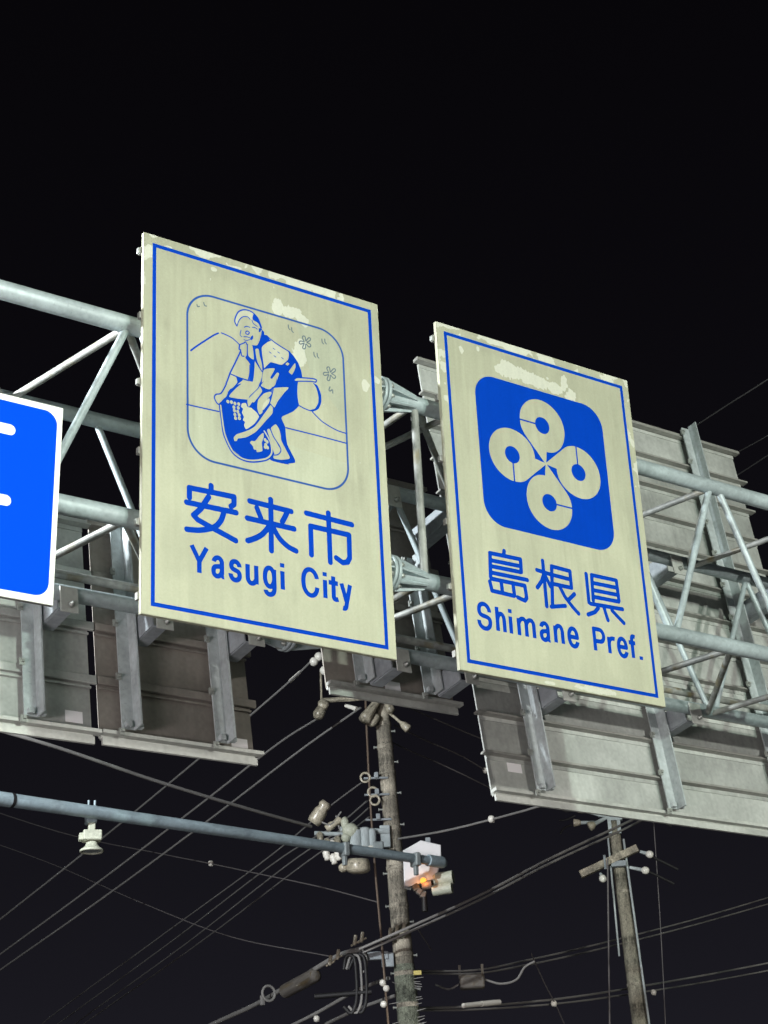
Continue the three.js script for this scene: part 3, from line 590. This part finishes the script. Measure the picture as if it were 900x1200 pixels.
{
  const P = thing('utility_pole', 'plain concrete utility pole with a slanting square crossarm, at lower right', 'utility pole', [17.325, 0, -18.711], THREE.MathUtils.degToRad(-42.8), 'concrete utility poles');
  const ax = (y) => -0.0325 * (y - 6.238);
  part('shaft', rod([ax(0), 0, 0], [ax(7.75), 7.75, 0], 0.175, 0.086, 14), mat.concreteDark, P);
  for (const y of [6.72, 5.42, 7.18]) { const r = 0.09 + (7.75 - y) * 0.0115; part('band', rod([ax(y - 0.02), y - 0.02, 0], [ax(y + 0.02), y + 0.02, 0], r, r, 24), mat.concrete, P); }
  const q = new THREE.BoxGeometry(0.9, 0.1, 0.1); metreUV(q); q.rotateZ(0.36).translate(-0.163, 7.135, 0.16);
  const ca = part('cross_arm', q, M([0.55, 0.52, 0.47], 0.7, 0, { map: concMap }), P);
  part('arm_clamp', [box(0.22, 0.08, 0.14, -0.03, 7.09, 0.13, 0.01), rod([-0.22, 7.02, 0.2], [-0.22, 7.22, 0.2], 0.02, 0.02, 8)], mat.bracket, ca);
  for (const [a, b, r] of [[[0.29, 7.25, 0.12], [0.42, 7.195, 0.14], 1.15], [[0.12, 7.04, 0.1], [0.335, 6.975, 0.12], 1.1], [[-0.30, 6.98, 0.12], [-0.275, 6.9, 0.16], 1.1]]) {
    const d = V(b).sub(V(a)).normalize();
    const i = part('insulator', [rod(a, b, 0.022, 0.03, 10)], mat.post, ca); part('insulator_cap', turned(KNOB.map(([x, y]) => [x * 1.0, y * 1.05]), b, d.toArray(), 18), mat.ceramicWhite, i);
  }
  part('conduit', rod([-0.142, 7.5, 0.11], [-0.152, 5.80, 0.15], 0.014, 0.014, 10), mat.post, P);
  part('conduit', rod([0.077, 7.45, 0.11], [0.17, 4.6, 0.16], 0.016, 0.016, 10), mat.post, P);
  part('top_bracket', [box(0.22, 0.05, 0.12, -0.02, 7.76, 0.06, 0.01), rod([-0.25, 7.83, 0.06], [0.1, 7.8, 0.06], 0.02, 0.02, 10), box(0.05, 0.22, 0.03, -0.10, 7.66, 0.1), box(0.05, 0.2, 0.03, 0.03, 7.64, 0.1)], mat.post, P);
  for (const [a, b, s] of [[[-0.2, 7.82, 0.08], [-0.48, 7.93, 0.1], 1], [[-0.3, 7.73, 0.1], [-0.57, 7.74, 0.12], 1], [[-0.1, 7.80, 0.1], [-0.36, 7.68, 0.13], 1.2]]) {
    const d = V(b).sub(V(a)); const i = part('strain_insulator', rod(a, b, 0.02 * s, 0.03 * s, 10), mat.post, P);
    part('insulator_cap', turned([[0, -0.06], [0.03, -0.06], [0.05 * s, -0.02], [0.06 * s, 0.04], [0.03, 0.05], [0, 0.05]], b, d.toArray(), 16), mat.ceramic, i);
  }
  part('cable_guard', [bent([[0.06, 7.86, 0.12], [0.2, 7.78, 0.16], [0.42, 7.74, 0.2]], 0.05), turned(KNOB, [0.43, 7.76, 0.2], [1, 0.1, 0], 14)], M([0.42, 0.30, 0.29], 0.7, 0, { map: rustMap }), P, 'dull red cable guard at the pole top');
  for (const [x, y] of [[0.52, 7.12], [0.44, 6.92], [0.5, 7.75]]) part('lead', bent([[x - 0.1, y + 0.06, 0.1], [x + 0.08, y - 0.02, 0.0], [x + 0.28, y - 0.12, -0.1]], 0.02), mat.blackRubber, P);
  for (let k = 0; k < 3; k++) part('lead', bent([[-0.52 - k * 0.06, 7.98 - k * 0.13, 0.1], [-0.7 - k * 0.03, 7.92 - k * 0.12, 0.1], [-0.82, 8.0 - k * 0.2, 0.1]], 0.014), mat.blackRubber, P);
}

// ------------------------------------------------------------------ traffic signal arm, its signal and the vehicle detector
{
  const A = thing('signal_arm', 'long pale blue steel arm passing in front of the centre pole', 'signal arm', [1.2, 0, -15.08]);
  const q = (x, y, z) => [x - 1.2, y, z + 15.08], zz = (x) => -15.36 - (x - 8.73) * 0.095;
  part('mast', rod([0, 0, 0], [0, 6.9, 0], 0.14, 0.11, 24), mat.armSteel, A);
  part('arm', [rod(q(1.2, 6.0, -14.65 - 0.0), q(6.45, 6.0, zz(6.45)), 0.078, 0.068, 24)], mat.armSteel, A);
  part('arm', [rod(q(6.47, 6.0, zz(6.47)), q(11.62, 6.0, zz(11.62)), 0.066, 0.05, 24)], mat.armSteel, A);
  part('joint_ring', rod(q(6.445, 6.0, zz(6.44)), q(6.475, 6.0, zz(6.47)), 0.071, 0.071, 24), mat.blackRubber, A);
  part('end_cap', [turned([[0, 0], [0.06, 0], [0.066, 0.01], [0.066, 0.2], [0.058, 0.24], [0.03, 0.255], [0, 0.26]], q(11.6, 6.0, zz(11.6)), [1, 0, -0.095], 24)], mat.armSteel, A);
  for (const x of [10.42, 11.42]) part('clamp', [box(0.07, 0.15, 0.14, x - 1.2, 5.985, zz(x) + 15.08, 0.02), box(0.045, 0.13, 0.05, x - 1.2, 5.88, zz(x) + 15.08, 0.01)], mat.grille, A);
}
{
  const T = thing('traffic_signal', 'white backed traffic signal with a glowing amber lamp beside the centre pole', 'traffic signal', [11.73, 5.72, -15.88], THREE.MathUtils.degToRad(-35.5));
  const sh = new THREE.Shape([[-0.225, 0.08], [-0.218, 0.46], [-0.02, 0.56], [0.19, 0.50], [0.185, 0.37], [0.12, 0.14], [-0.19, 0.07]].map(([x, y]) => new THREE.Vector2(x, y)));
  part('housing', metreUV(new THREE.ExtrudeGeometry(sh, { depth: 0.13, bevelEnabled: true, bevelSize: 0.012, bevelThickness: 0.012, bevelSegments: 2 }).translate(0, 0, -0.13)), mat.whitePaint, T);
  part('hanger', [box(0.06, 0.1, 0.06, 0.06, 0.56, -0.05, 0.01), rod([0.06, 0.5, -0.05], [0.06, 0.6, -0.05], 0.02, 0.02, 10)], mat.bracket, T);
  const visor = (x, y, r, L, m) => part('visor', [turned([[r * 0.92, 0], [r, 0], [r, L], [r * 0.94, L], [r * 0.92, 0.004]], [x, y, 0.0], [1, 0.05, 0.25], 24)], m, T);
  visor(0.13, 0.12, 0.075, 0.19, mat.cream); visor(0.08, 0.0, 0.062, 0.22, mat.cream);
  part('lens', turned([[0, 0.0], [0.05, 0.004], [0.062, 0.0], [0.062, -0.02], [0, -0.02]], [0.125, 0.118, 0.03], [-0.6, -0.2, 0.8], 24), mat.cream, T);
  visor(-0.03, 0.06, 0.05, 0.11, mat.rustRod);
  const amber = new THREE.Color().setRGB(1, 0.34, 0.05);
  part('amber_lamp', turned([[0, 0.02], [0.022, 0.016], [0.036, 0], [0.036, -0.012], [0, -0.012]], [-0.02, 0.105, 0.035], [0.1, -0.5, 1], 20), new THREE.MeshStandardMaterial({ color: 0x331405, emissive: amber, emissiveIntensity: 2.2 }), T);
  for (const [x, y, z, s] of [[0.03, 0.06, 0.02, 0.03], [-0.07, 0.0, 0.0, 0.03], [-0.11, 0.05, 0.0, 0.035], [-0.03, -0.03, -0.02, 0.035]]) part('hood_fitting', new RoundedBoxGeometry(s * 2, s * 2.4, s * 2, 2, s * 0.4).rotateZ(x * 9).translate(x, y, z - 0.02), mat.closure, T);
  const l = new THREE.PointLight(amber, 0.05, 0, 2); l.position.set(-0.015, 0.075, 0.10); l.castShadow = true; T.add(l);
  part('lower_fitting', rod([-0.02, -0.22, -0.03], [-0.02, -0.06, -0.03], 0.035, 0.03, 12), mat.blackRubber, T);
}
{
  const D = thing('vehicle_detector', 'cream vehicle detector horn hanging from the left part of the long arm', 'vehicle detector', [7.363, 6.0, -15.33], -0.35);
  part('arm_clamp', [box(0.11, 0.17, 0.16, 0, -0.005, 0, 0.02), rod([-0.03, 0.06, 0.05], [-0.03, 0.13, 0.05], 0.012, 0.012, 8), rod([0.03, 0.06, 0.05], [0.03, 0.13, 0.05], 0.012, 0.012, 8)], mat.armSteel, D);
  part('hanger', box(0.07, 0.14, 0.07, 0.005, -0.12, 0.02, 0.012), mat.cream, D);
  part('body', [new RoundedBoxGeometry(0.18, 0.10, 0.17, 2, 0.014).translate(0.01, -0.215, 0.02), new RoundedBoxGeometry(0.05, 0.07, 0.1, 2, 0.01).translate(-0.09, -0.225, 0.02)], mat.cream, D);
  const h = part('horn', turned([[0.03, 0], [0.055, -0.01], [0.06, -0.04], [0.085, -0.068], [0.112, -0.083], [0.116, -0.095], [0.112, -0.106], [0.098, -0.106], [0.09, -0.09]], [0.01, -0.262, 0.02], [0, 1, 0], 32), mat.cream, D);
  part('grille', turned([[0, -0.094], [0.095, -0.094], [0.095, -0.088], [0, -0.088]], [0.01, -0.262, 0.02], [0, 1, 0], 28), mat.grille, h);
}

// ------------------------------------------------------------------ wires, cables and what hangs on them
const WIRES = [
  ['power_line', 'thick cable crossing under the left rear boards down to the insulator cluster', 0.02, [[6.42,7.09,-16.28],[7.33,6.93,-16.22],[8.64,6.78,-16.47],[9.97,6.68,-16.76],[11.0,6.65,-17.06]]],
  ['power_line', 'leftmost of three rising wires, disappearing behind the rear boards below the dancer sign', 0.014, [[10.93,6.96,-27.94],[10.89,7.21,-25.8],[10.97,7.73,-22.46],[11.0,8.18,-19.63],[11.03,8.43,-18.22],[11.11,8.66,-17.34],[11.12,8.74,-17.04]]],
  ['power_line', 'middle of three wires rising from the left edge to the centre pole top', 0.014, [[10.96,6.46,-27.93],[10.91,6.68,-25.79],[10.98,7.15,-22.46],[11.12,7.63,-19.79],[11.22,7.97,-17.99],[11.2,8.01,-17.17]]],
  ['power_line', 'lowest of three wires rising from the left edge, ending in a white sleeve', 0.014, [[10.97,6.21,-27.92],[11.07,6.51,-26.15],[11.11,6.94,-22.73],[11.22,7.39,-19.96],[11.37,7.84,-17.66],[11.59,8.1,-16.79]]],
  ['power_line', 'outermost of four thin parallel wires at lower left', 0.01, [[13.79,6.29,-31.08],[13.6,6.38,-30.07],[12.66,6.73,-23.85],[12.07,7.01,-19.58],[11.79,7.16,-17.86],[11.62,7.2,-16.89]]],
  ['power_line', 'second from the top of four thin parallel wires at lower left', 0.01, [[14.0,6.28,-30.99],[13.82,6.34,-29.97],[12.91,6.68,-24.05],[12.12,6.95,-19.31],[11.92,6.97,-17.77],[11.72,7.0,-16.94]]],
  ['power_line', 'third from the top of four thin parallel wires at lower left', 0.01, [[14.27,6.27,-30.86],[14.1,6.34,-29.84],[12.99,6.61,-23.67],[12.16,6.88,-19.05],[11.99,6.93,-17.72],[11.74,6.92,-16.93]]],
  ['power_line', 'innermost and lowest of four thin parallel wires at lower left', 0.01, [[14.52,6.36,-30.74],[14.31,6.39,-29.74],[13.22,6.66,-23.54],[12.3,6.81,-19.2],[12.03,6.87,-17.7],[11.74,6.81,-16.93]]],
  ['service_wire', 'faint thin wire with a white ball insulator falling rightwards to the centre pole', 0.008, [[11.81,10.11,-29.74],[12.23,8.78,-26.3],[12.13,7.74,-23.0],[12.07,7.22,-21.32],[11.99,6.8,-19.98],[11.99,6.31,-18.45],[11.78,5.8,-16.9]]],
  ['service_wire', 'faintest thin wire below the four parallel wires, meeting the centre pole bracket', 0.007, [[11.83,9.55,-29.73],[11.99,8.3,-26.41],[11.86,7.05,-23.14],[11.82,6.05,-20.43],[11.54,5.27,-17.54]]],
  ['power_line', 'cable with one ball insulator, rising from the centre pole towards the large board', 0.013, [[11.89,6.48,-16.57],[11.84,6.35,-15.62],[11.77,6.25,-14.66],[11.61,6.13,-13.49],[11.5,6.07,-12.39]]],
  ['service_wire', 'upper thin wire right of the centre pole, going behind the large rear board', 0.009, [[11.98,8.27,-16.76],[13.06,8.26,-17.21],[14.07,8.3,-17.69],[15.65,8.27,-18.2]]],
  ['service_wire', 'middle thin wire right of the centre pole, ending at a ball insulator', 0.009, [[12.03,7.92,-16.72],[12.83,7.93,-17.13],[13.63,7.95,-17.52],[14.25,7.9,-17.8]]],
  ['service_wire', 'short lowest thin wire right of the centre pole top', 0.008, [[11.92,7.76,-16.8],[12.4,7.71,-16.95],[13.02,7.71,-17.23],[13.54,7.63,-17.34],[14.96,7.57,-17.99]]],
  ['telephone_cable', 'upper of two strands of the thick cable rising rightwards across both poles', 0.017, [[11.36,5.2,-16.7],[11.72,5.38,-16.21],[12.59,5.76,-16.05],[13.87,6.34,-16.29],[16.12,7.25,-17.24],[17.46,7.8,-17.89]]],
  ['telephone_cable', 'lower of two strands of the thick cable rising rightwards across both poles', 0.015, [[11.42,5.17,-16.72],[11.78,5.35,-16.29],[12.65,5.73,-16.13],[13.94,6.31,-16.37],[16.18,7.2,-17.31],[17.52,7.76,-17.97]]],
  ['telephone_cable', 'upper strand of the cable that carries the hanging closure box', 0.012, [[12.2,5.03,-16.85],[13.16,5.11,-17.0],[14.53,5.41,-17.57],[17.99,6.26,-19.46],[20.54,6.91,-20.47],[23.92,7.83,-21.26]]],
  ['telephone_cable', 'lower strand of the cable that carries the hanging closure box', 0.012, [[12.27,5.02,-16.92],[13.22,5.09,-17.08],[14.6,5.37,-17.65],[18.05,6.2,-19.53],[20.6,6.84,-20.55],[23.98,7.73,-21.34]]],
  ['telephone_cable', 'lowest cable at right, upper strand, with a pale sleeve near the centre pole', 0.015, [[12.3,4.64,-17.02],[12.98,4.68,-17.01],[14.8,4.93,-17.61],[18.07,5.54,-19.38],[20.2,5.94,-20.1],[23.06,6.49,-20.71]]],
  ['telephone_cable', 'lowest cable at right, lower strand, below the pale sleeve', 0.013, [[12.36,4.63,-17.1],[13.04,4.66,-17.09],[14.86,4.89,-17.69],[18.13,5.47,-19.46],[20.27,5.85,-20.18],[23.13,6.38,-20.79]]],
  ['telephone_cable', 'thick cable carrying a grey cylindrical closure at the bottom of the picture', 0.03, [[11.98,4.94,-21.94],[11.84,4.99,-20.88],[11.71,5.04,-19.56],[11.49,5.1,-18.29],[11.41,5.22,-17.15],[11.44,5.22,-16.77]]],
  ['telephone_cable', 'dark cable below the grey closure with a ball at the bottom edge', 0.022, [[11.99,4.69,-19.63],[11.91,4.78,-18.5],[11.9,4.91,-17.55],[11.85,4.93,-16.85]]],
  ['telephone_cable', 'dark cable at the very bottom beside the centre pole', 0.022, [[12.12,4.65,-18.84],[12.0,4.72,-17.72],[11.93,4.74,-16.8]]],
  ['service_wire', 'thin wire with a white ball crossing the lower cables between the two poles', 0.008, [[14.05,5.35,-16.93],[14.54,5.08,-17.31],[15.02,4.87,-17.68],[15.67,4.48,-18.18]]],
  ['service_wire', 'short thin wire hanging below the thick cable right of the centre pole', 0.007, [[11.85,5.38,-16.24],[12.08,5.32,-16.44],[12.38,5.25,-16.71]]],
  ['power_line', 'highest wire in the sky at upper right above the large rear board', 0.012, [[21.42,15.69,-21.0],[20.99,15.42,-20.01],[20.06,14.87,-18.08],[19.39,14.47,-16.56],[18.74,14.1,-15.0]]],
  ['power_line', 'middle wire in the sky at upper right beside the board corner', 0.011, [[22.09,15.24,-20.3],[21.64,14.95,-19.31],[20.86,14.47,-17.92],[20.2,14.09,-16.36]]],
  ['power_line', 'lower wire in the sky at upper right beside the board edge', 0.011, [[22.1,14.79,-20.29],[21.63,14.53,-19.32],[20.86,14.13,-17.92],[20.18,13.78,-16.4]]],
  ['power_line', 'dark wire hanging straight down left of the right pole', 0.012, [[16.99,7.15,-18.61],[16.93,6.26,-18.66],[16.88,5.45,-18.71],[16.82,4.54,-18.76]]],
  ['power_line', 'faint wire hanging straight down right of the right pole', 0.007, [[17.92,7.77,-18.56],[17.89,6.8,-18.59],[17.85,5.84,-18.62],[17.8,4.62,-18.68]]],
];

for (const [n, l, r, p] of WIRES) single(n, l, n === 'power_line' ? 'power line' : n === 'telephone_cable' ? 'cable' : 'wire', bent(p, r, 48, 8), n === 'telephone_cable' ? mat.cable : n === 'service_wire' || l.includes('straight down') ? mat.faintWire : mat.wire);
for (const [p, l] of [[[12.072, 7.222, -21.319], 'white ball insulator on the faint wire below the long arm'], [[11.767, 6.252, -14.662], 'white ball insulator on the cable rising right of the centre pole'], [[14.247, 7.898, -17.801], 'white ball insulator beside the lower left corner of the large rear board'], [[14.931, 4.899, -17.626], 'white ball insulator on the thin wire crossing the lower cables'], [[11.915, 4.715, -18.494], 'white ball insulator on the dark cable at the bottom edge'], [[17.453, 5.284, -18.454], 'white ball insulator floating right of the plain right pole']])
  single('ball_insulator', l, 'insulator', [turned(KNOB.map(([r, y]) => [r * 0.72, y * 0.72]), p, [0.3, 1, 0.4], 18), rod([p[0] - 0.03, p[1] + 0.03, p[2]], [p[0] + 0.03, p[1] - 0.03, p[2]], 0.012, 0.012, 8)], mat.ceramicWhite, 'ball insulators on wires');
single('wire_sleeve', 'white sleeve on the wire end beside the pole top', 'wire sleeve', [rod([11.56, 8.09, -16.83], [11.50, 8.17, -16.98], 0.03, 0.022, 12)], mat.ceramicWhite);
single('wire_sleeve', 'small white sleeve on the wire left of the pole top insulators', 'wire sleeve', [rod([11.112, 8.61, -17.6], [11.112, 8.66, -17.36], 0.026, 0.02, 12)], mat.ceramicWhite);
{
  const c = thing('cable_closure', 'grey brown closure box hanging from a cable right of the centre pole', 'cable closure', [13.155, 5.0, -17.02], -0.62);
  part('case', new RoundedBoxGeometry(0.30, 0.17, 0.16, 3, 0.03).translate(0.02, -0.02, 0), mat.closure, c);
  part('strap', [box(0.03, 0.16, 0.03, -0.12, 0.1, 0), box(0.03, 0.16, 0.03, 0.15, 0.1, 0)], mat.closure, c);
  part('cable_loop', bent([[0.17, 0.0, 0], [0.36, -0.06, 0], [0.55, -0.02, 0], [0.66, 0.12, 0], [0.78, 0.18, 0]], 0.014), mat.cable, c);
  part('cable_loop', bent([[-0.14, -0.04, 0], [-0.26, -0.09, 0], [-0.42, -0.03, 0]], 0.012), mat.cable, c);
}
single('cable_closure', 'long pale sleeve on the lowest cable right of the centre pole', 'cable closure', [rod([12.99, 4.69, -16.97], [13.30, 4.735, -17.04], 0.03, 0.03, 14), rod([13.31, 4.735, -17.045], [13.635, 4.78, -17.10], 0.034, 0.034, 14)], mat.ceramicWhite);
{
  const c = thing('cable_closure', 'grey cylindrical closure on the thick cable at the bottom left of the centre pole', 'cable closure', [11.462, 5.055, -18.13]);
  part('case', [turned([[0, -0.42], [0.05, -0.42], [0.085, -0.38], [0.085, 0.38], [0.05, 0.42], [0, 0.42]], [0, 0.0, 0], [-0.062, 0.062, 0.79], 18)], mat.closure, c);
  part('clamp', [new THREE.TorusGeometry(0.09, 0.018, 8, 18).translate(0.02, 0.0, -0.75), box(0.05, 0.12, 0.05, 0.02, -0.06, -0.9, 0.01)], mat.cable, c);
}

renderer.render(scene, camera);
